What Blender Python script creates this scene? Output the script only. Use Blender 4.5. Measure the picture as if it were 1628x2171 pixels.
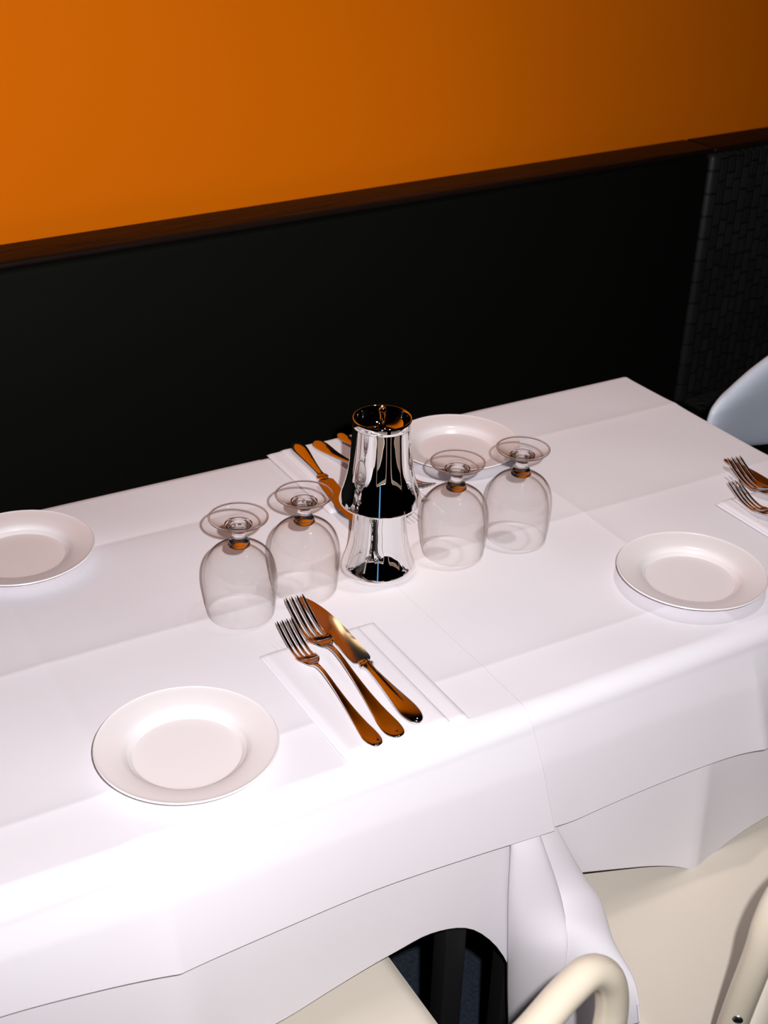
import bpy, bmesh, math, random
from mathutils import Vector, Matrix
random.seed(4)
PI = math.pi
for o in list(bpy.data.objects): bpy.data.objects.remove(o, do_unlink=True)
SC = bpy.context.scene
COL = SC.collection

# ------------------------------------------------------------------ camera
PITCH, ROLL, YAW = 0.50880, 0.02991, 0.54008
FPX = 2794.15
d = Vector((math.sin(YAW)*math.cos(PITCH), math.cos(YAW)*math.cos(PITCH), -math.sin(PITCH)))
r0 = Vector((math.cos(YAW), -math.sin(YAW), 0)); u0 = r0.cross(d)
RT = r0*math.cos(ROLL) + u0*math.sin(ROLL)
UP = -r0*math.sin(ROLL) + u0*math.cos(ROLL)
CP = Vector((0, 0, 1.51))
cd = bpy.data.cameras.new('camera'); cam = bpy.data.objects.new('camera', cd); COL.objects.link(cam)
cam.matrix_world = Matrix(((RT.x, UP.x, -d.x, CP.x), (RT.y, UP.y, -d.y, CP.y), (RT.z, UP.z, -d.z, CP.z), (0, 0, 0, 1)))
cd.sensor_fit = 'HORIZONTAL'; cd.sensor_width = 24.0; cd.lens = 24.0*FPX/1628.0
cd.clip_start = 0.02
cd.dof.use_dof = True; cd.dof.focus_distance = 1.32; cd.dof.aperture_fstop = 9.0
SC.camera = cam

# ------------------------------------------------------------------ light
SC.view_settings.view_transform = 'Standard'; SC.view_settings.look = 'None'
SC.view_settings.exposure = 0.0; SC.view_settings.gamma = 1.0; SC.view_settings.use_curve_mapping = False
w = bpy.data.worlds.new('world'); SC.world = w; w.use_nodes = True
w.node_tree.nodes['Background'].inputs[0].default_value = (0.5, 0.55, 0.7, 1)
w.node_tree.nodes['Background'].inputs[1].default_value = 0.03
# the camera's flash, beside the lens, head aimed a little up and to the left
FLASH_W, FLASH_SIZE, FLASH_BLEND = 100.0, 95.0, 1.0
fl = bpy.data.lights.new('camera_flash', 'SPOT'); flo = bpy.data.objects.new('camera_flash', fl); COL.objects.link(flo)
fl.energy = FLASH_W; fl.spot_size = math.radians(FLASH_SIZE); fl.spot_blend = FLASH_BLEND
fl.shadow_soft_size = 0.008; fl.color = (1.0, 0.97, 0.985)
flo.location = CP + RT*0.056 + UP*0.05 - d*0.01
AIMX, AIMY = 520, 900
aim = d + RT*((AIMX-814)/FPX) - UP*((AIMY-1085.5)/FPX)
flo.rotation_euler = aim.to_track_quat('-Z', 'Y').to_euler()

# added unseen warm fill spot, brightens the far side of the tables
dl = bpy.data.lights.new('far_fill_spot', 'SPOT'); dlo = bpy.data.objects.new('far_fill_spot', dl); COL.objects.link(dlo)
dl.energy = 42.0; dl.spot_size = math.radians(46); dl.spot_blend = 1.0; dl.shadow_soft_size = .05; dl.color = (1.0, .90, .86)
dlo.location = (1.05, .95, 2.72); dlo.rotation_euler = (Vector((1.06, 1.24, .75))-dlo.location).to_track_quat('-Z', 'Y').to_euler()

# ------------------------------------------------------------------ materials
def mat(name, col, rough=0.5, metal=0.0, spec=0.5, coat=0.0, coat_rough=0.05, sheen=0.0):
    m = bpy.data.materials.new(name); m.use_nodes = True
    b = m.node_tree.nodes['Principled BSDF']
    b.inputs['Base Color'].default_value = (*col, 1); b.inputs['Roughness'].default_value = rough
    b.inputs['Metallic'].default_value = metal; b.inputs['Specular IOR Level'].default_value = spec
    b.inputs['Coat Weight'].default_value = coat; b.inputs['Coat Roughness'].default_value = coat_rough
    b.inputs['Sheen Weight'].default_value = sheen
    return m
def nodes(m): return m.node_tree.nodes, m.node_tree.links, m.node_tree.nodes['Principled BSDF']
def add_bump(m, scale, strength, dist=0.001, detail=2.0, vec='Object', stretch=(1, 1, 1)):
    N, L, b = nodes(m)
    tc = N.new('ShaderNodeTexCoord'); mp = N.new('ShaderNodeMapping'); mp.inputs['Scale'].default_value = stretch
    nz = N.new('ShaderNodeTexNoise'); nz.inputs['Scale'].default_value = scale; nz.inputs['Detail'].default_value = detail
    bp = N.new('ShaderNodeBump'); bp.inputs['Strength'].default_value = strength; bp.inputs['Distance'].default_value = dist
    L.new(tc.outputs[vec], mp.inputs['Vector']); L.new(mp.outputs[0], nz.inputs['Vector'])
    L.new(nz.outputs['Fac'], bp.inputs['Height']); L.new(bp.outputs[0], b.inputs['Normal'])
    return nz
def add_mottle(m, scale, ca, cb, detail=3.0):
    N, L, b = nodes(m)
    tc = N.new('ShaderNodeTexCoord'); nz = N.new('ShaderNodeTexNoise')
    nz.inputs['Scale'].default_value = scale; nz.inputs['Detail'].default_value = detail
    rp = N.new('ShaderNodeValToRGB'); rp.color_ramp.elements[0].position = .3; rp.color_ramp.elements[1].position = .7
    rp.color_ramp.elements[0].color = (*ca, 1); rp.color_ramp.elements[1].color = (*cb, 1)
    L.new(tc.outputs['Object'], nz.inputs['Vector']); L.new(nz.outputs['Fac'], rp.inputs[0]); L.new(rp.outputs[0], b.inputs['Base Color'])

M = {}
M['linen'] = mat('white_linen', (.79, .765, .81), .9, spec=.15, sheen=.1)
def weave_bump(m):
    N, L, b = nodes(m)
    tc = N.new('ShaderNodeTexCoord')
    nz = N.new('ShaderNodeTexNoise'); nz.inputs['Scale'].default_value = 1400; nz.inputs['Detail'].default_value = 1
    n2 = N.new('ShaderNodeTexNoise'); n2.inputs['Scale'].default_value = 9; n2.inputs['Detail'].default_value = 2
    bp = N.new('ShaderNodeBump'); bp.inputs['Strength'].default_value = .12; bp.inputs['Distance'].default_value = .0003
    b2 = N.new('ShaderNodeBump'); b2.inputs['Strength'].default_value = .3; b2.inputs['Distance'].default_value = .003
    L.new(tc.outputs['Object'], nz.inputs['Vector']); L.new(tc.outputs['Object'], n2.inputs['Vector'])
    L.new(nz.outputs['Fac'], bp.inputs['Height']); L.new(n2.outputs['Fac'], b2.inputs['Height'])
    L.new(b2.outputs[0], bp.inputs['Normal']); L.new(bp.outputs[0], b.inputs['Normal'])
weave_bump(M['linen'])
M['napkin'] = mat('white_napkin_linen', (.81, .78, .825), .9, spec=.15, sheen=.1); weave_bump(M['napkin'])
M['china'] = mat('white_glazed_china', (.81, .76, .77), .25, spec=.45)
M['chrome'] = mat('polished_chrome', (.93, .92, .91), .02, 1.0)
M['silver'] = mat('polished_cutlery_steel', (.83, .79, .76), .07, 1.0)
M['blade'] = mat('brushed_blade_steel', (.62, .57, .54), .13, 1.0)
M['wall'] = mat('orange_painted_wall', (.80, .172, .001), .6, spec=.04)
add_bump(M['wall'], 60, .12, .001)
M['black_leather'] = mat('black_banquette_leather', (.004, .0045, .0035), .6, spec=.1)
M['rail'] = mat('dark_brown_leather', (.010, .0055, .004), .5, spec=.15); add_bump(M['rail'], 14, .6, .01, 3, stretch=(.5, 2, 2))
M['cream'] = mat('cream_leather', (.80, .725, .62), .5, spec=.3); add_bump(M['cream'], 300, .15, .0005)
M['cream_paint'] = mat('cream_enamel_paint', (.80, .715, .57), .32, spec=.45, coat=.2)
M['white_shell'] = mat('cool_white_shell', (.60, .66, .76), .4, spec=.4)
M['black_metal'] = mat('black_powder_coat', (.012, .012, .013), .45, spec=.4)
M['wood_under'] = mat('dark_table_board', (.05, .035, .025), .6)
M['carpet'] = mat('navy_carpet', (.020, .026, .040), .95, spec=.1); add_mottle(M['carpet'], 160, (.022, .030, .046), (.045, .056, .080)); 
M['ceiling'] = mat('dark_ceiling_paint', (.02, .02, .02), .8, spec=.1)
M['dark_wall'] = mat('dark_room_paint', (.015, .016, .014), .8, spec=.1)
M['screw'] = mat('screw_steel', (.55, .57, .6), .3, 1.0)
# woven leather
def woven():
    m = mat('woven_charcoal_leather', (.03, .03, .03), .5, spec=.3); N, L, b = nodes(m)
    tc = N.new('ShaderNodeTexCoord'); mp = N.new('ShaderNodeMapping'); mp.inputs['Rotation'].default_value = (PI/2, 0, PI/2)
    sx = N.new('ShaderNodeSeparateXYZ'); cb = N.new('ShaderNodeCombineXYZ')
    L.new(tc.outputs['Object'], sx.inputs[0]); L.new(sx.outputs['Z'], cb.inputs['X'])
    ad = N.new('ShaderNodeMath'); ad.operation = 'ADD'; L.new(sx.outputs['X'], ad.inputs[0]); L.new(sx.outputs['Y'], ad.inputs[1])
    L.new(ad.outputs[0], cb.inputs['Y'])
    br = N.new('ShaderNodeTexBrick'); br.inputs['Scale'].default_value = 1.0
    br.inputs['Brick Width'].default_value = .042; br.inputs['Row Height'].default_value = .02; br.inputs['Mortar Size'].default_value = .0022
    br.inputs['Mortar Smooth'].default_value = .6; br.inputs['Bias'].default_value = -.2
    br.offset = .5; br.squash = .7; br.squash_frequency = 3
    br.inputs['Color1'].default_value = (.018, .0165, .016, 1); br.inputs['Color2'].default_value = (.010, .010, .0095, 1); br.inputs['Mortar'].default_value = (.005, .005, .005, 1)
    L.new(cb.outputs[0], br.inputs['Vector']); L.new(br.outputs['Color'], b.inputs['Base Color'])
    bp = N.new('ShaderNodeBump'); bp.invert = True; bp.inputs['Distance'].default_value = .004; bp.inputs['Strength'].default_value = .7
    L.new(br.outputs['Fac'], bp.inputs['Height']); L.new(bp.outputs[0], b.inputs['Normal'])
    return m
M['woven'] = woven()
# thin blown glass wall: clear to light, darker where it is seen edge on, mirror-like by fresnel
def thin_glass(name, facing_dark, tint, blend=.35, thick=1.0):
    m = bpy.data.materials.new(name); m.use_nodes = True; N = m.node_tree.nodes; L = m.node_tree.links; N.clear()
    out = N.new('ShaderNodeOutputMaterial'); tr = N.new('ShaderNodeBsdfTransparent'); gl = N.new('ShaderNodeBsdfGlossy')
    gl.inputs['Roughness'].default_value = .01; mx = N.new('ShaderNodeMixShader'); l2 = N.new('ShaderNodeLayerWeight'); l2.inputs['Blend'].default_value = .5
    pw = N.new('ShaderNodeMath'); pw.operation = 'POWER'; pw.inputs[1].default_value = 5.0; L.new(l2.outputs['Facing'], pw.inputs[0])
    fr = N.new('ShaderNodeMath'); fr.operation = 'MULTIPLY_ADD'; fr.inputs[1].default_value = .85; fr.inputs[2].default_value = .032; L.new(pw.outputs[0], fr.inputs[0])
    lw = N.new('ShaderNodeLayerWeight'); lw.inputs['Blend'].default_value = blend
    rp = N.new('ShaderNodeValToRGB'); e = rp.color_ramp.elements
    e[0].position = 0; e[0].color = (1, 1, 1, 1); e[1].position = 1; e[1].color = (*tint, 1)
    x = e.new(facing_dark); x.color = (.992, .985, .978, 1)
    tc = N.new('ShaderNodeTexCoord'); sx = N.new('ShaderNodeSeparateXYZ'); L.new(tc.outputs['Object'], sx.inputs[0])
    mr = N.new('ShaderNodeMapRange'); mr.inputs['From Min'].default_value = .050; mr.inputs['From Max'].default_value = .078; mr.inputs['To Min'].default_value = 1.0; mr.inputs['To Max'].default_value = thick  # edge tint deepens with height, painting brown reflections into the bowl shoulder
    L.new(sx.outputs['Z'], mr.inputs['Value']); mu = N.new('ShaderNodeMath'); mu.operation = 'MULTIPLY'; L.new(lw.outputs['Facing'], mu.inputs[0]); L.new(mr.outputs[0], mu.inputs[1])
    L.new(mu.outputs[0], rp.inputs[0]); L.new(rp.outputs[0], tr.inputs['Color'])
    L.new(fr.outputs[0], mx.inputs[0]); L.new(tr.outputs[0], mx.inputs[1]); L.new(gl.outputs[0], mx.inputs[2]); L.new(mx.outputs[0], out.inputs['Surface'])
    return m
M['bowl_glass'] = thin_glass('clear_bowl_glass', .68, (.36, .22, .14), .35, 1.42)
M['foot_glass'] = thin_glass('clear_foot_glass', .5, (.42, .33, .27), .5)
def solid_glass():
    m = mat('clear_stem_glass', (1, 1, 1), 0.0); b = m.node_tree.nodes['Principled BSDF']
    b.inputs['Transmission Weight'].default_value = 1.0; b.inputs['IOR'].default_value = 1.5
    return m
M['stem_glass'] = solid_glass()
def emit(name, col, s):
    m = bpy.data.materials.new(name); m.use_nodes = True; b = m.node_tree.nodes['Principled BSDF']
    b.inputs['Base Color'].default_value = (*col, 1); b.inputs['Emission Color'].default_value = (*col, 1); b.inputs['Emission Strength'].default_value = s
    return m
M['warm_led'] = emit('warm_lamp_diffuser', (1.0, .72, .42), 3.0)
M['dusk'] = emit('blue_dusk_window_pane', (.10, .32, .62), 1.1)

# ------------------------------------------------------------------ helpers
def ob(name, verts, faces, m, parent=None, smooth=True, loc=None, auto=None):
    me = bpy.data.meshes.new(name); me.from_pydata([tuple(v) for v in verts], [], faces); me.update()
    if m: me.materials.append(m)
    bm = bmesh.new(); bm.from_mesh(me); bmesh.ops.recalc_face_normals(bm, faces=bm.faces); bm.to_mesh(me); bm.free()
    for p in me.polygons: p.use_smooth = smooth
    if auto and smooth:
        try: me.set_sharp_from_angle(angle=math.radians(auto))
        except Exception: pass
    o = bpy.data.objects.new(name, me); COL.objects.link(o)
    if parent: o.parent = parent
    if loc: o.location = loc
    return o
def tag(o, label=None, cat=None, group=None, kind=None):
    if label: o['label'] = label
    if cat: o['category'] = cat
    if group: o['group'] = group
    if kind: o['kind'] = kind
    return o
def empty(name, loc, rz=0.0):
    o = bpy.data.objects.new(name, None); COL.objects.link(o); o.location = loc; o.rotation_euler = (0, 0, rz); o.empty_display_size = .05
    return o
def copy_tree(o, parent=None):
    c = o.copy(); COL.objects.link(c); c.parent = parent
    for ch in list(o.children): copy_tree(ch, c)
    return c
def boxv(x0, x1, y0, y1, z0, z1):
    v = [(x, y, z) for z in (z0, z1) for y in (y0, y1) for x in (x0, x1)]
    f = [(0, 2, 3, 1), (4, 5, 7, 6), (0, 1, 5, 4), (2, 6, 7, 3), (0, 4, 6, 2), (1, 3, 7, 5)]
    return v, f
def box(name, x0, x1, y0, y1, z0, z1, m, parent=None, bev=0.0, seg=3):
    v, f = boxv(x0, x1, y0, y1, z0, z1)
    if not bev: return ob(name, v, f, m, parent, smooth=False)
    o = ob(name, v, f, m, parent, smooth=True)
    bm = bmesh.new(); bm.from_mesh(o.data)
    bmesh.ops.bevel(bm, geom=bm.edges[:], offset=bev, segments=seg, profile=.5, affect='EDGES'); bm.to_mesh(o.data); bm.free()
    for p in o.data.polygons: p.use_smooth = True
    try: o.data.set_sharp_from_angle(angle=math.radians(40))
    except Exception: pass
    return o
def lathe(name, prof, m, parent=None, n=96, loc=None, auto=50, closed=False):
    """prof: (r, z) list; r = 0 becomes a pole"""
    v = []; f = []; idx = []
    for r, z in prof:
        if r < 1e-6: idx.append([len(v)]*n); v.append((0, 0, z))
        else:
            idx.append(list(range(len(v), len(v)+n)))
            v += [(r*math.cos(2*PI*i/n), r*math.sin(2*PI*i/n), z) for i in range(n)]
    R = list(range(len(prof)-1)); pairs = [(k, k+1) for k in R] + ([(len(prof)-1, 0)] if closed else [])
    for a, b in pairs:
        for i in range(n):
            j = (i+1) % n; q = [idx[a][i], idx[a][j], idx[b][j], idx[b][i]]; q2 = []
            for t in q:
                if t not in q2: q2.append(t)
            if len(q2) > 2: f.append(q2)
    return ob(name, v, f, m, parent, loc=loc, auto=auto)
def smooth_pts(pts, sub=6):
    """Catmull-Rom through pts of any dimension"""
    out = []; P = [pts[0]] + list(pts) + [pts[-1]]
    for i in range(1, len(P)-2):
        for k in range(sub):
            t = k/sub
            out.append(tuple(.5*((2*b)+(-a+c)*t+(2*a-5*b+4*c-e)*t*t+(-a+3*b-3*c+e)*t**3) for a, b, c, e in zip(P[i-1], P[i], P[i+1], P[i+2])))
    out.append(tuple(pts[-1])); return out
def tube(name, path, r, m, parent=None, n=24, cap=True, sub=8):
    pts = [Vector(p) for p in smooth_pts(path, sub)]
    v = []; f = []; T0 = (pts[1]-pts[0]).normalized(); a = Vector((0, 0, 1)) if abs(T0.z) < .9 else Vector((1, 0, 0))
    N0 = T0.cross(a).normalized()
    for i, p in enumerate(pts):
        T = (pts[min(i+1, len(pts)-1)]-pts[max(i-1, 0)]).normalized()
        N0 = (N0 - T*N0.dot(T)).normalized(); B = T.cross(N0)
        v += [p + N0*(r*math.cos(2*PI*k/n)) + B*(r*math.sin(2*PI*k/n)) for k in range(n)]
    for i in range(len(pts)-1):
        for k in range(n): j = (k+1) % n; f.append((i*n+k, i*n+j, (i+1)*n+j, (i+1)*n+k))
    if cap: f.append(tuple(range(n))[::-1]); f.append(tuple(range((len(pts)-1)*n, len(pts)*n)))
    return ob(name, v, f, m, parent, auto=60)
def loft(rings, capa=True, capb=True, base=0):
    v = []; f = []; n = len(rings[0])
    for R in rings: v += R
    for i in range(len(rings)-1):
        for k in range(n): j = (k+1) % n; f.append((base+i*n+k, base+i*n+j, base+(i+1)*n+j, base+(i+1)*n+k))
    if capa: f.append(tuple(base+k for k in range(n))[::-1])
    if capb: f.append(tuple(base+(len(rings)-1)*n+k for k in range(n)))
    return v, f
def lerp_tab(tab, s):
    if s <= tab[0][0]: return tab[0][1:]
    for a, b in zip(tab, tab[1:]):
        if s <= b[0]:
            t = (s-a[0])/(b[0]-a[0]); return tuple(x+(y-x)*t for x, y in zip(a[1:], b[1:]))
    return tab[-1][1:]

# ------------------------------------------------------------------ the room
RY = math.atan(.0600)          # the banquette runs a few degrees off the tables
ca, sa = math.cos(RY), math.sin(RY)
def room(x, y, z=0.0):         # along the banquette, depth behind its line
    return (x*ca - y*sa, 1.722 + x*sa + y*ca, z)
def rbox(name, x0, x1, y0, y1, z0, z1, m, parent=None, bev=0.0, seg=3):
    o = box(name, x0, x1, y0, y1, z0, z1, m, parent, bev, seg)
    if not parent: o.location = (0, 1.722, 0); o.rotation_euler = (0, 0, RY)
    return o
tag(rbox('floor', -3.5, 6, -5, .2, -.05, 0, M['carpet']), kind='structure')
tag(rbox('ceiling', -3.5, 6, -5, .2, 2.8, 2.9, M['ceiling']), kind='structure')
tag(rbox('wall_back', -3.5, 6, 0, .12, 0, 2.8, M['wall']), kind='structure')
tag(rbox('wall_left', -3.6, -3.5, -5, .1, 0, 2.8, M['dark_wall']), kind='structure')
tag(rbox('wall_right', 6, 6.1, -5, .1, 0, 2.8, M['dark_wall']), kind='structure')
tag(rbox('wall_front', -3.6, 6.1, -5.1, -5, 0, 2.8, M['dark_wall']), kind='structure')
# a tall narrow window with blue dusk behind it in the wall behind the photographer
wf = tag(rbox('window_1', -2.62, -2.16, -5.0, -4.96, .1, 2.3, M['black_metal']), kind='structure')
box('pane', -2.58, -2.20, -4.965, -4.95, .14, 2.26, M['dusk'], wf)

def banquette(x0, x1, label, mat_face, group=None):
    b = empty('banquette', (0, 1.722, 0), RY); tag(b, label, 'bench')
    box('backrest', x0, x1, -.076, -.004, .40, .935, mat_face, b, .012)
    box('top_rail', x0, x1, -.079, -.002, .936, .947, M['rail'], b, .005)
    box('seat', x0, x1, -.53, -.078, .33, .465, mat_face, b, .02)
    box('base', x0+.01, x1-.01, -.48, -.01, 0.001, .329, M['black_leather'], b, .004)
    return b
banquette(-3.2, 1.71, 'smooth black leather banquette with a brown top rail below the orange wall', M['black_leather'])
banquette(1.713, 4.6, 'woven charcoal leather banquette at the far right below the orange wall', M['woven'])

# ------------------------------------------------------------------ tables
YF, YB, XR, XM, XL = .771, 1.372, 1.221, .630, -.28
def table(x0, x1, label):
    cx = (x0+x1)/2; t = empty('dining_table', (cx, (YF+YB)/2, 0)); tag(t, label, 'table')
    hx = (x1-x0)/2; hy = (YB-YF)/2
    box('tabletop', -hx+.006, hx-.006, -hy+.015, hy-.015, .72, .7440, M['wood_under'], t, .002)
    box('apron', -hx+.04, hx-.04, -hy+.05, hy-.05, .665, .7195, M['black_metal'], t, .002)
    for sx in (-1, 1):
        for sy in (-1, 1):
            x = sx*(hx-.038); y = sy*(hy-.036)
            box('leg', x-.0125, x+.0125, y-.0125, y+.0125, .001, .7195, M['black_metal'], t, .002)
    return t
table(XL, .618, 'black legged table at left under the white cloth with the front plate')
table(.622, XR, 'black legged table at right under the white cloth, seen by its far corner')

def crease(dv, a, wd): return a*math.exp(-abs(dv)/wd)
def samples(a, b, step, pts=()):
    n = max(2, int(round((b-a)/step))); s = [a+(b-a)*i/n for i in range(n+1)]
    for p in pts:
        if a < p < b: s += [p, p-.003, p+.003, p-.007, p+.007]
    s += [a+.0004, b-.0004]; s = sorted(set(round(x, 5) for x in s)); return s
def clothmesh(name, xs, yb, yf, ztop, back_drop, hem, frontY, topz, rnd, m, right=None, left=None, step=.0075, ypts=(), thick=.0005):
    """a cloth over a table: rows run from the back hem over the top to the front hem.
       hem(x) = height of the front hem, frontY(x, t, dz) = how far the hanging front stands out"""
    V = []; cols = []
    ys = samples(yf+rnd, yb-rnd, step, ypts)[::-1]
    for (x, dx) in xs:      # dx = drop along the side (0 on the top)
        col = []
        ext = dx
        zt = ztop - ext
        X = x
        nb = 8
        for k in range(nb): col.append((X, yb+.004, ztop-max(ext, back_drop*(1-k/nb))) )
        for k in range(6):
            a = (k+.5)/6*PI/2; col.append((X, yb-rnd+rnd*math.cos(a)+.002*(1-k/6), ztop-rnd+rnd*math.sin(a)-ext if ext else ztop-rnd+rnd*math.sin(a)))
        for y in ys: col.append((X, y, ztop+topz(X, y)-ext))
        for k in range(7):
            a = (k+.5)/7*PI/2; yy = yf+rnd-rnd*math.sin(a); z = ztop-rnd+rnd*math.cos(a)
            col.append((X, yy, z-ext))
        h = hem(X); nf = 26
        for t in [k/nf for k in range(nf)]+[.996, 1.0]:
            z = (ztop-rnd)+(h-(ztop-rnd))*t
            col.append((X, yf+frontY(X, t, ztop-z), min(z, ztop-ext) if ext else z))
        cols.append(col)
    n = len(cols[0]); F = []
    for c in cols: V += c
    for i in range(len(cols)-1):
        for k in range(n-1): F.append((i*n+k, i*n+k+1, (i+1)*n+k+1, (i+1)*n+k))
    o = ob(name, V, F, m, auto=None)
    md = o.modifiers.new('thickness', 'SOLIDIFY'); md.thickness = thick; md.offset = 0
    return o
def xcols(x0, x1, step, pts, dropl=0, dropr=0):
    out = []
    if dropl: out += [(x0-.004-.006*(k/6), dropl*(k/6)) for k in range(6, 0, -1)]
    out += [(x, 0) for x in samples(x0, x1, step, pts)]
    if dropr: out += [(x1+.004+.006*(k/6), dropr*(k/6)) for k in range(1, 7)]
    return out
def topz_over(xc, sgnA, seed):
    def f(x, y):
        z = crease(y-1.250, .0016*(math.tanh((x-.66)/.1)), .013) + crease(y-1.055, .0016, .014) + crease(y-.852, .0015, .013)
        for c, a in xc: z += crease(x-c, a, .014)
        z += .0006*math.sin(x*13+seed)*math.sin(y*11+seed*2) + .0003*math.sin(x*31+y*23+seed)
        e = min(1, (y-YF)/.03, (YB-y)/.03); return z*max(0, e)
    return f
# under cloths -------------------------------------------------
HL = [(-.4, .50), (.10, .485), (.30, .492), (.36, .487), (.42, .495), (.49, .508), (.53, .515), (.57, .505), (.60, .475), (.625, .43), (.65, .36)]
HR = [(.62, .535), (.716, .510), (.79, .486), (.840, .467), (.872, .452), (.892, .451), (1.0, .472), (1.1, .475), (1.3, .47)]
def tabf(T):
    S = smooth_pts(T, 10)
    return lambda x: lerp_tab(S, x)[0]
flat = lambda x, y: 0.0
uL = clothmesh('under_cloth', xcols(XL, .650, .01, (.256,), .22, 0), YB-.001, YF+.003, .7475, .24, tabf(HL),
               lambda x, t, dz: -.001+.004*t*math.sin(x*17)-.010*t*math.exp(-((x-.27)/.03)**2)*(1)-.004*t, flat, .020, M['linen'], step=.03)
tag(uL, 'longer white undercloth hanging lowest at left, its hem arched above a dark gap', 'tablecloth', 'white undercloths')
uR = clothmesh('under_cloth', xcols(.652, XR, .01, (.885,), 0, .24), YB-.001, YF+.003, .7475, .24, tabf(HR),
               lambda x, t, dz: -.001-.020*t*math.exp(-abs(x-.874)/.06)+.003*t*math.sin(x*23), flat, .020, M['linen'], step=.03)
tag(uR, 'longer white undercloth at right, its pointed corner hanging between the two chairs', 'tablecloth', 'white undercloths')
# the hanging corner of the right undercloth, gathered in two lobes
def cascade():
    Lp = smooth_pts([(.612, .768, .622), (.615, .765, .593), (.618, .765, .528), (.623, .765, .458), (.629, .765, .385), (.636, .765, .32), (.644, .765, .25)], 12)
    Cp = smooth_pts([(.640, .765, .622), (.651, .757, .585), (.668, .746, .522), (.659, .722, .490), (.655, .719, .449), (.654, .726, .400), (.652, .745, .300)], 12)
    Rp = smooth_pts([(.657, .766, .622), (.704, .759, .526), (.722, .744, .489), (.700, .698, .488), (.688, .652, .488), (.677, .630, .488), (.660, .605, .488)], 12)
    V = []; F = []; nz = len(Lp)-1; ns = 80
    for i in range(nz+1):
        t = i/nz; L_, C_, R_ = Vector(Lp[i]), Vector(Cp[i]), Vector(Rp[i]); e = min(1, t*2.2)
        tuck = C_+Vector((-.012*e, .016*e, 0))
        for k in range(ns+1):
            u = k/ns
            if u < .5:
                q = u/.5; w_ = .5-.5*math.cos(PI*q); P = L_.lerp(C_, w_)+Vector((-.002, -.024*e, 0))*math.sin(PI*q)**.7
            else:
                q = (u-.5)/.5; w_ = .5-.5*math.cos(PI*q); P = tuck.lerp(R_, w_)+Vector((.002, -.014*e, .012*e))*math.sin(PI*q)**.8
            V.append(P)
    for i in range(nz):
        for k in range(ns): F.append((i*(ns+1)+k, i*(ns+1)+k+1, (i+1)*(ns+1)+k+1, (i+1)*(ns+1)+k))
    o = ob('hanging_corner', V, F, M['linen'], uR)
    md = o.modifiers.new('thickness', 'SOLIDIFY'); md.thickness = .0008; md.offset = 0
    return o
cascade()
# top cloths ---------------------------------------------------
HA = [(-.4, .67), (0, .658), (.114, .649), (.19, .639), (.258, .630), (.30, .627), (.36, .625), (.458, .621), (.56, .613), (.64, .6065), (.70, .604)]
HB = [(.55, .616), (.62, .614), (.68, .605), (.72, .605), (.80, .607), (.88, .608), (.937, .606), (1.0, .604), (1.3, .61)]
def frA(x, t, dz):
    e = min(1, t*3)
    return -.004*e - .011*t - .007*t*math.exp(-abs(x-.262)/.035) + .003*t*math.sin(x*16)
def frB(x, t, dz):
    e = min(1, t*3)
    y = -.004*e - .010*t + .0015*t*math.sin(x*19)
    c = .91+.027*t
    y -= .010*t*math.exp(-abs(x-c)/.03)
    if x > c: y += .03*min(.12, x-c)*min(1, t*4)
    return y
oB = clothmesh('table_overlay', xcols(.612, XR, .006, (.91,), 0, .15), YB, YF, .7497, .15, tabf(HB), frB, topz_over([(.91, .0013)], 1, 4.1), .020, M['linen'], ypts=(1.25, 1.055, .852))
tag(oB, 'short white top cloth covering the right table, square ironed creases, bare far corner', 'tablecloth', 'white top cloths')
def shiftA(X): return X
oA = clothmesh('table_overlay', xcols(XL, XM, .006, (.256,), .15, 0), YB+.001, YF-.0015, .7502, .15, tabf(HA), frA, topz_over([(.256, .0012)], 1, 4.1), .021, M['linen'], ypts=(1.25, 1.055, .852))
tag(oA, 'short white top cloth over the left table, lapping the right cloth near the lamp', 'tablecloth', 'white top cloths')
# its free side edge leans to the right as it hangs down the front
for v in oA.data.vertices:
    if v.co.y < YF+.001 and v.co.x > .5 and v.co.z < .745:
        v.co.x += (v.co.x-.5)/.13*.030*min(1, (.745-v.co.z)/.145)
TZ = .7520     # resting height on the cloth

# ------------------------------------------------------------------ plates
def make_plate():
    p = [(0, .0022), (.040, .0022), (.0485, .0026), (.0512, .0042), (.0535, .0072), (.0560, .0094), (.060, .0110), (.068, .0130), (.0780, .0150), (.0800, .0158), (.0806, .0152),
         (.0800, .0140), (.068, .0108), (.056, .0075), (.050, .0040), (.046, .0010), (.0450, 0), (.0420, 0), (.0410, .0008), (0, .0008)]
    top = smooth_pts(p[1:11], 4); bot = smooth_pts(p[10:19], 3)
    return lathe('side_plate', [(0, .0022)]+top+bot[1:]+[(0, .0008)], M['china'], n=128, auto=70)
PL = [(.324, .865, 'round white side plate nearest the camera, left of the front napkin'),
      (.918, .878, 'round white side plate at right, beside the cutlery cut by the frame'),
      (.293, 1.260, 'round white side plate cut by the left frame edge, beside the dark banquette'),
      (.862, 1.261, 'round white side plate behind the chrome lamp and the right pair of goblets')]
p0 = make_plate()
for i, (x, y, l) in enumerate(PL):
    o = p0 if i == 0 else copy_tree(p0)
    o.location = (x, y, TZ); o.rotation_euler = (0, 0, i*.7)
    tag(o, l, 'plate', 'white side plates')

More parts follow.
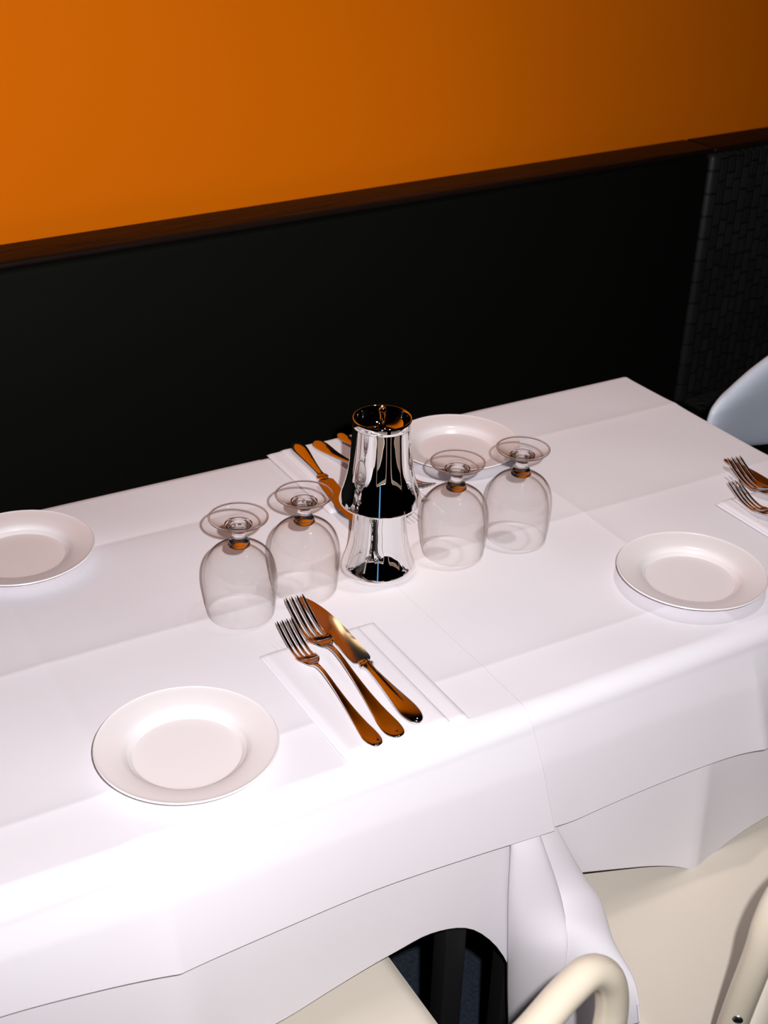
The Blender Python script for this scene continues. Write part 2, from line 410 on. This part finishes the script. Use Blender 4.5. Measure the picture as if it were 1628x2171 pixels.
# ------------------------------------------------------------------ goblets turned upside down
def make_goblet():
    t = empty('water_goblet', (0, 0, 0))
    out = [(.0365, .0000), (.0372, .004), (.0386, .015), (.0397, .028), (.0402, .038), (.0398, .047), (.0382, .056), (.0350, .0645), (.0300, .0710), (.0235, .0758), (.0165, .0785), (.0110, .0797)]
    out = [(r*.945 if r > .02 else r, z) for r, z in out]
    o = smooth_pts(out, 5)
    inn = [(r-.0011, z) for r, z in out[:-3]] + [(.0225, .0738), (.0150, .0762), (.006, .0770), (0, .0772)]
    i = smooth_pts(inn, 5)
    prof = i[::-1] + [(.0341, -.0)] + o[1:] 
    lathe('bowl', prof, M['bowl_glass'], t, 96)
    st = smooth_pts([(0, .0775), (.006, .0775), (.0108, .0790), (.0112, .0806), (.0102, .0822), (.0104, .0840), (.0095, .0862), (.0070, .0895), (.0066, .0925), (.0072, .0960), (.0092, .0995), (.0140, .1025)], 5)
    lathe('stem', [(0, .0775)]+st[1:]+[(.0140, .1035), (.0085, .1065), (0, .1075)], M['stem_glass'], t, 64)
    ft = smooth_pts([(.0085, .1030), (.0140, .1040), (.022, .1058), (.028, .1080), (.0308, .1098), (.0316, .1110), (.0312, .1120), (.0300, .1122), (.0285, .1114), (.020, .1092), (.0130, .1082), (.0090, .1084), (.0086, .1079)], 5)
    ft = [(r*.955, z) for r, z in ft]
    lathe('foot', ft, M['foot_glass'], t, 96, closed=True)
    R = .0293; q = 14; rim = [(R+.0010*math.cos(2*PI*k/q), .1112+.0009*math.sin(2*PI*k/q)) for k in range(q)]
    lathe('foot_rim', rim, M['stem_glass'], t, 96, closed=True)
    return t
GL = [(.4615, 1.0510, 'clear upside down goblet left of the forks, leftmost of the four'),
      (.5410, 1.0630, 'clear upside down goblet just left of the chrome lamp, behind the leftmost one'),
      (.7220, 1.0520, 'clear upside down goblet just right of the chrome lamp'),
      (.8050, 1.0470, 'clear upside down goblet farthest right, below the rear plate')]
g0 = make_goblet()
for i, (x, y, l) in enumerate(GL):
    o = g0 if i == 0 else copy_tree(g0)
    o.location = (x, y, TZ+.0012); o.rotation_euler = (0, 0, i*1.1)
    tag(o, l, 'goblet', 'upside down water goblets')

# ------------------------------------------------------------------ chrome cordless lamp
lamp = empty('table_lamp', (.6305, 1.0605, TZ+.0004)); tag(lamp, 'polished chrome cordless table lamp with flared shade between the goblets', 'lamp')
body = [(0, 0), (.0400, 0), (.0412, .0010), (.0414, .0025), (.0402, .0075), (.0380, .013), (.0356, .020), (.0333, .028), (.0314, .037), (.0299, .048), (.0288, .060), (.0282, .075), (.0278, .090), (.0, .090)]
lathe('body', [body[0]]+smooth_pts(body[1:-1], 6)+[body[-1]], M['chrome'], lamp, 160, auto=50)
sh = [(.0437, .0845), (.0440, .0858), (.0434, .0885), (.0418, .0945), (.0394, .102), (.0370, .111), (.0350, .121), (.0334, .133), (.0322, .146), (.0313, .160), (.0308, .1725)]
top = [(.0308, .1730), (.0312, .1760), (.0312, .1795), (.0306, .1812), (.0297, .1812), (.0288, .1795), (.0276, .1755), (.0262, .1715), (.0235, .1680), (.0190, .1650), (.0130, .1634), (.0080, .1636), (.0052, .1665), (.0040, .172), (.0032, .180), (.0030, .1860)]
inner = [(.0425, .0848), (.041, .0945), (.0385, .102), (.036, .111), (.033, .125), (.0315, .14), (.0, .141)]
s_o = smooth_pts(sh, 6); tp = smooth_pts(top, 6)
sd = lathe('shade', [inner[-1]]+inner[:-1][::-1]+s_o+[(.0302, .1726), (.0298, .1600), (0, .1600)], M['chrome'], lamp, 160, auto=50)
cap = lathe('top_dish', [(0, .1605), (.0300, .1605), (.0302, .1729)]+tp+[(0, .1862)], M['chrome'], lamp, 160, auto=60)
lathe('button', [(0, .1858), (.0030, .1858), (.0042, .1872), (.0045, .1891), (.0036, .1911), (.0018, .1921), (0, .1923)], M['chrome'], cap, 48, auto=80)
dif = lathe('diffuser', [(.0310, .0985), (.0375, .0985), (.0370, .1000), (.0310, .1000)], M['warm_led'], lamp, 96, closed=True)

# ------------------------------------------------------------------ napkins
def napkin(x0, x1, y0, y1, label, fold='right', rz=0.0):
    cx, cy = (x0+x1)/2, (y0+y1)/2; hx, hy = (x1-x0)/2, (y1-y0)/2
    t = empty('folded_napkin', (cx, cy, TZ), rz); tag(t, label, 'napkin', 'folded white napkins')
    def layer(name, a, b, c, dd, z0, z1, bulge):
        # soft slab: rounded folded edge, slightly puffed
        nx, ny = 40, 50; V = []; F = []
        for j in range(ny+1):
            for i in range(nx+1):
                u = i/nx; v = j/ny; e = min(u, 1-u)*(b-a); g = min(v, 1-v)*(dd-c); q = min(1, min(e, g)/.006)
                q = math.sqrt(max(0, 1-(1-q)**2))
                V.append((a+(b-a)*u, c+(dd-c)*v+.0008*math.sin(u*9), z0+(z1-z0)*q+bulge*math.exp(-((e)/.012)**2)*(1 if u < .5 else .4)*q+.0004*math.sin(u*7+v*5)*q))
        n0 = len(V)
        for j in range(ny+1):
            for i in range(nx+1): V.append((V[j*(nx+1)+i][0], V[j*(nx+1)+i][1], z0-.0002))
        for j in range(ny):
            for i in range(nx):
                k = j*(nx+1)+i; F.append((k, k+1, k+nx+2, k+nx+1)); F.append((n0+k, n0+k+nx+1, n0+k+nx+2, n0+k+1))
        return ob(name, V, F, M['napkin'], t)
    layer('folded_base', -hx, hx, -hy, hy, .0004, .0030, .0004)
    if fold == 'right': layer('folded_flap', -hx+.002, hx-.020, -hy+.002, hy-.003, .0030, .0052, .0004)
    else: layer('folded_flap', -hx+.018, hx-.002, -hy+.003, hy-.002, .0030, .0052, .0010)
    return t
napkin(.4430, .5725, .789, .969, 'folded white napkin under the front forks and knife', 'right')
napkin(1.064, 1.194, .815, .998, 'folded white napkin at the right frame edge under the cut off cutlery', 'right')
napkin(.640, .770, 1.190, 1.362, 'folded white napkin behind the chrome lamp at the far table edge', 'left')
NZ = TZ+.0056

# ------------------------------------------------------------------ cutlery
def sring(cx, y, z, hw, ht, n=20, p=2.4, tz=0.0):
    R = []
    for k in range(n):
        a = 2*PI*k/n; c, s = math.cos(a), math.sin(a)
        R.append((cx+hw*math.copysign(abs(c)**(2/p), c), y - tz*ht*math.copysign(abs(s)**(2/p), s), z+ht*math.copysign(abs(s)**(2/p), s)))
    return R
def make_fork(L, wide):
    t = empty('fork', (0, 0, 0)); k = L/.205
    # s, z-centre, half width, half thickness
    P = [(0, .0042, .0008, .0006), (.006, .0040, .0040, .0011), (.02, .0036, .0066, .0014), (.05, .0030, .0085, .0015), (.10, .0028, .0086, .0015), (.18, .0036, .0066, .0015), (.28, .0062, .0045, .0016),
         (.38, .0100, .0031, .0017), (.48, .0136, .0024, .0019), (.55, .0150, .0022, .0021), (.60, .0142, .0024, .0020), (.635, .0120, .0034, .0017), (.66, .0096, .0062, .0013), (.685, .0074, .0095, .0011), (.71, .0056, .0110, .0010), (.745, .0038, .0114, .0010), (.76, .0034, .0114, .0010)]
    P = [(s, z if s > .68 else .0030+(z-.0030)*.72, a, b) for s, z, a, b in P]
    Z = smooth_pts([(s, z) for s, z, _, _ in P] + [(.80, .0034), (.86, .0058), (.93, .0110), (1.0, .0175)], 6)
    zf = lambda s: lerp_tab(Z, s)[0]
    W = smooth_pts([(s, a, b) for s, _, a, b in P], 6)
    rings = []
    for i, (s, a, b) in enumerate(W):
        if s > .635: break
        dz = (zf(s+.004)-zf(s-.004))/(.008*L)
        rings.append(sring(0, s*L, zf(s)*k, a*wide, b, tz=dz))
    v, f = loft(rings); ob('handle', v, f, M['silver'], t, auto=60)
    # head: spoon-like plate then four tines
    V = []; F = []; rings = []
    for s, a, b in W:
        if s < .625 or s > .752: continue
        R = []
        n = 24
        dz = (zf(s+.004)-zf(s-.004))/(.008*L)
        for q in range(n):
            an = 2*PI*q/n; c, sn = math.cos(an), math.sin(an); x = a*wide*math.copysign(abs(c)**.7, c)
            dish = .0016*(x/(.0114*wide))**2*min(1, max(0, (s-.65)/.05))
            R.append((x, s*L-dz*b*sn, zf(s)*k+dish+b*math.copysign(abs(sn)**.7, sn)))
        rings.append(R)
    v, f = loft(rings); V += v; F += f
    TW = .0114*wide*2/4
    for q in range(4):
        xc = (-1.5+q)*TW; rings = []
        for j in range(29):
            s = .742+(1-.742)*j/28; u = j/28
            hw = (TW*.5)*(1.0 if u < .02 else (.92 if u < .06 else (.72 if u < .09 else .60-.16*u)))
            if u > .93: hw *= (1-u)/.07*.8+.2
            hh = .0011-.0003*u; dz = (zf(min(1, s+.004))-zf(s-.004))/(.008*L)
            xx = xc*(1-.03*u)
            dish = .0016*(xc/(.0114*wide))**2*(1-u)
            rings.append(sring(xx, s*L, zf(s)*k+dish, hw, hh, 12, 2.6, tz=dz))
        v, f = loft(rings, base=len(V)); V += v; F += f
    ob('tines', V, F, M['silver'], t, auto=60)
    return t
def make_knife(L=.237):
    t = empty('table_knife', (0, 0, 0)); hl = .100
    H = smooth_pts([(0, .0008, .0010), (.0015, .0040, .0026), (.005, .0068, .0038), (.012, .0090, .0044), (.022, .0098, .0045), (.036, .0088, .0041), (.055, .0068, .0036), (.075, .0051, .0031), (.088, .0044, .0029), (.095, .0048, .0031), (.099, .0062, .0034)], 6)
    rings = [sring(0, y, .0050, a, b, 28, 2.2) for y, a, b in H]
    v, f = loft(rings); hd = ob('handle', v, f, M['silver'], t, auto=60)
    B = smooth_pts([(.098, .0072, .0034), (.101, .0078, .0034), (.104, .0066, .0026), (.108, .0058, .0016)], 6)
    v, f = loft([sring(0, y, .0048, a, b, 24, 2.1) for y, a, b in B]); ob('bolster', v, f, M['silver'], t, auto=60)
    # blade: straight back on the left, bellied edge on the right, rounded tip
    E = [(.106, -.0060, .0060), (.109, -.0098, .0085), (.115, -.0108, .0103), (.135, -.0108, .0109), (.165, -.0104, .0112), (.19, -.0098, .0100), (.21, -.0092, .0074), (.225, -.0086, .0035), (.232, -.0076, .0004), (.236, -.0058, -.0024), (.2372, -.0044, -.0038)]
    S = smooth_pts(E, 6); V = []; F = []
    for y, a, b in S:
        m_ = (a+b)/2
        for (x, z) in ((a, .0046), (a+.0004, .0052), (a+(b-a)*.35, .0053), (m_+(b-m_)*.5, .0052), (b, .0047), (m_+(b-m_)*.5, .0041), (a+(b-a)*.35, .0036), (a+.0004, .0038)): V.append((x, y, z))
    n = 8
    for i in range(len(S)-1):
        for k in range(n): j = (k+1) % n; F.append((i*n+k, i*n+j, (i+1)*n+j, (i+1)*n+k))
    F.append(tuple(range(n))[::-1]); F.append(tuple(range((len(S)-1)*n, len(S)*n)))
    ob('blade', V, F, M['blade'], t, auto=25)
    return t
sf0 = make_fork(.200, .93); bf0 = make_fork(.229, 1.10); kn0 = make_knife()
used = set()
def lay(src, tip_from, ang, z, label, cat, name=None):
    """put the handle end at a point, pointing along ang (radians from +Y, clockwise positive)"""
    o = src if src.name not in used else copy_tree(src); used.add(o.name)
    o.location = (tip_from[0], tip_from[1], z); o.rotation_euler = (0, 0, -ang)
    tag(o, label, cat, {'fork': 'polished forks', 'knife': 'polished table knives'}[cat]); return o
def aimang(a, b): return math.atan2(b[0]-a[0], b[1]-a[1])
# front setting
A = (.4735, .7865); lay(sf0, A, aimang(A, (.4790, .984)), NZ, 'smaller polished fork at the left of the front setting, tines up', 'fork')
A = (.4955, .7870); lay(bf0, A, aimang(A, (.5050, 1.015)), NZ+.0006, 'larger polished fork between small fork and knife on the front napkin', 'fork')
A = (.5215, .7955); lay(kn0, A, aimang(A, (.5250, 1.028)), NZ, 'polished table knife on the front napkin, right of the two forks', 'knife')
# right setting
A = (1.073, .8030); lay(sf0, A, aimang(A, (1.093, .998)), NZ, 'smaller polished fork at the right frame edge, beside the rolled napkin edge', 'fork')
A = (1.101, .8200); lay(bf0, A, aimang(A, (1.1340, 1.040)), NZ+.0006, 'larger polished fork at the right frame edge, lying against the knife', 'fork')
A = (1.131, .8330); lay(kn0, A, aimang(A, (1.148, 1.060)), NZ, 'table knife at the right frame edge with only its brown reflecting blade visible', 'knife')
# far setting, handles towards the banquette
A = (.679, 1.3600); lay(kn0, A, aimang(A, (.653, 1.15)), NZ, 'table knife behind the left goblets, handle towards the banquette', 'knife')
A = (.7055, 1.3540); lay(bf0, A, aimang(A, (.726, 1.13)), NZ, 'polished fork behind the lamp, its broad handle end beside the far knife', 'fork')
A = (.7440, 1.3610); lay(sf0, A, aimang(A, (.760, 1.165)), NZ, 'polished fork behind the lamp, mostly hidden, its handle end touching the shade', 'fork')

# ------------------------------------------------------------------ cream tubular chairs
def make_chair():
    t = empty('tubular_chair', (0, 0, 0)); r = .0128; hw = .2145
    # local: x across, y towards the table, z up; the back stands at y = 0
    def side(s):
        return [(s*hw, -.010, .012), (s*hw, .012, .30), (s*hw, .018, .45), (s*hw, .010, .58), (s*hw, 0, .675), (s*(hw-.002), -.001, .715), (s*(hw-.012), -.002, .745), (s*(hw-.032), -.004, .762), (s*(hw-.060), -.012, .764)]
    pathp = side(-1) + [(-.10, -.030, .760), (-.04, -.037, .758), (.04, -.037, .758), (.10, -.030, .760)] + side(1)[::-1]
    bf = tube('back_frame', pathp, r, M['cream_paint'], t, 28)
    for s in (-1, 1):
        tube('front_leg', [(s*.16, .30, .012), (s*.165, .30, .25), (s*.17, .295, .385), (s*.172, .27, .415), (s*.176, .22, .424), (s*.184, .12, .424), (s*.198, .030, .424)], .0100, M['cream_paint'], t, 20)
        sc = lathe('screw', [(0, .0012), (.0020, .0012), (.0040, .0006), (.0045, 0), (0, 0)], M['screw'], bf, 24)
        sc.location = (s*(hw+.0097), .0072-.0085, .606); sc.rotation_euler = Vector((s*.75, -.66, 0)).to_track_quat('Z', 'Y').to_euler()
    # padded leather seat
    def pad(name, nx, ny, fx, x0, x1, parent):
        V = []; F = []
        for side_ in (1, -1):
            for j in range(ny+1):
                for i in range(nx+1): V.append(fx(x0+(x1-x0)*i/nx, i/nx, j/ny, side_))
        n0 = (nx+1)*(ny+1)
        for j in range(ny):
            for i in range(nx):
                k = j*(nx+1)+i; F.append((k, k+1, k+nx+2, k+nx+1)); F.append((n0+k, n0+k+nx+1, n0+k+nx+2, n0+k+1))
        for j in range(ny):
            for i in (0, nx): k = j*(nx+1)+i; F.append((k, k+nx+1, n0+k+nx+1, n0+k))
        for i in range(nx):
            for j in (0, ny): k = j*(nx+1)+i; F.append((k, k+1, n0+k+1, n0+k))
        return ob(name, V, F, M['cream'], parent)
    def seatf(x, u, v, s):
        e = min(u, 1-u)*.44; g = min(v, 1-v)*.43; q = min(1, min(e, g)/.018); q = math.sqrt(max(0, 1-(1-q)**2))
        y = -.02+.45*v; sag = -.006*math.sin(PI*u)
        return (x, y, .443+sag+(.018*q if s > 0 else -.014*q))
    pad('seat', 44, 44, seatf, -.217, .217, t)
    def backf(x, u, v, s):
        e = min(u, 1-u)*.40; g = min(v, 1-v)*.15; q = min(1, min(e, g)/.012); q = math.sqrt(max(0, 1-(1-q)**2))
        z = .53+.150*v; y = .004-.036*(1-(x/.20)**2)-.04*(z-.6)
        return (x, y+(.009*q if s > 0 else -.009*q), z)
    pad('backrest', 40, 24, backf, -.203, .203, t)
    return t
ch = make_chair()
ch.location = (.511-.2145, .497, 0)
tag(ch, 'cream tubular chair at the left under the front setting, curved rail corner in view', 'chair', 'cream tubular chairs')
c2 = copy_tree(ch); c2.location = (.668+.2145, .497, 0)
tag(c2, 'cream tubular chair at the bottom right, pale leather seat and screwed upright in view', 'chair', 'cream tubular chairs')

# ------------------------------------------------------------------ white shell chair beyond the right table end
def shell_chair():
    t = empty('shell_chair', (1.447, 1.238, 0)); tag(t, 'cool white rounded shell chair cut by the right frame edge beyond the table', 'chair')
    # local x to the right of the picture, y away, back towards the camera
    O = [(-.209, .733), (-.206, .751), (-.199, .760), (-.184, .769), (-.167, .775), (-.142, .785), (-.110, .797), (-.05, .815), (.03, .825), (.10, .815), (.16, .79), (.20, .765), (.21, .735), (.20, .70), (.16, .675), (.08, .640), (0, .643), (-.08, .658), (-.147, .681), (-.178, .697), (-.202, .717)]
    return t, O
t, O = shell_chair()
cxs, czs = 0, .742
V = []; F = []
loop = smooth_pts(O+[O[0]], 5)[:-1]; n = len(loop)
rad = [0, .2, .4, .6, .75, .86, .93, .97, .99, 1.0]
def sy(x): return -.8*x**2
for side_ in (-1, 1):
    for rr in rad[1:]:
        th = .016*math.sqrt(max(0, 1-rr**6))
        for (x, z) in loop:
            X = cxs+(x-cxs)*rr; Z = czs+(z-czs)*rr; V.append((X, sy(X)+side_*th+.10*(Z-.7)*-1, Z))
nr = len(rad)-1
for s_ in (0, 1):
    b0 = s_*nr*n
    for i in range(nr-1):
        for k in range(n): j = (k+1) % n; F.append((b0+i*n+k, b0+i*n+j, b0+(i+1)*n+j, b0+(i+1)*n+k))
    F.append(tuple(b0+k for k in range(n)))
for k in range(n): j = (k+1) % n; F.append(((nr-1)*n+k, (nr-1)*n+j, nr*n+(nr-1)*n+j, nr*n+(nr-1)*n+k))
bk = ob('backrest', V, F, M['white_shell'], t)
bm = bmesh.new(); bm.from_mesh(bk.data); bmesh.ops.remove_doubles(bm, verts=bm.verts, dist=.0003); bmesh.ops.recalc_face_normals(bm, faces=bm.faces); bm.to_mesh(bk.data); bm.free()
box('seat', -.16, .18, -.40, -.02, .43, .468, M['white_shell'], t, .018, 4)
for s in (-1, 1):
    tube('leg', [(s*.155, -.005, .71), (s*.158, .004, .60), (s*.16, .012, .45), (s*.165, .010, .25), (s*.17, .02, .012)], .010, M['black_metal'], t, 16)
    tube('leg', [(s*.15, -.36, .44), (s*.16, -.37, .25), (s*.17, -.38, .012)], .010, M['black_metal'], t, 16)
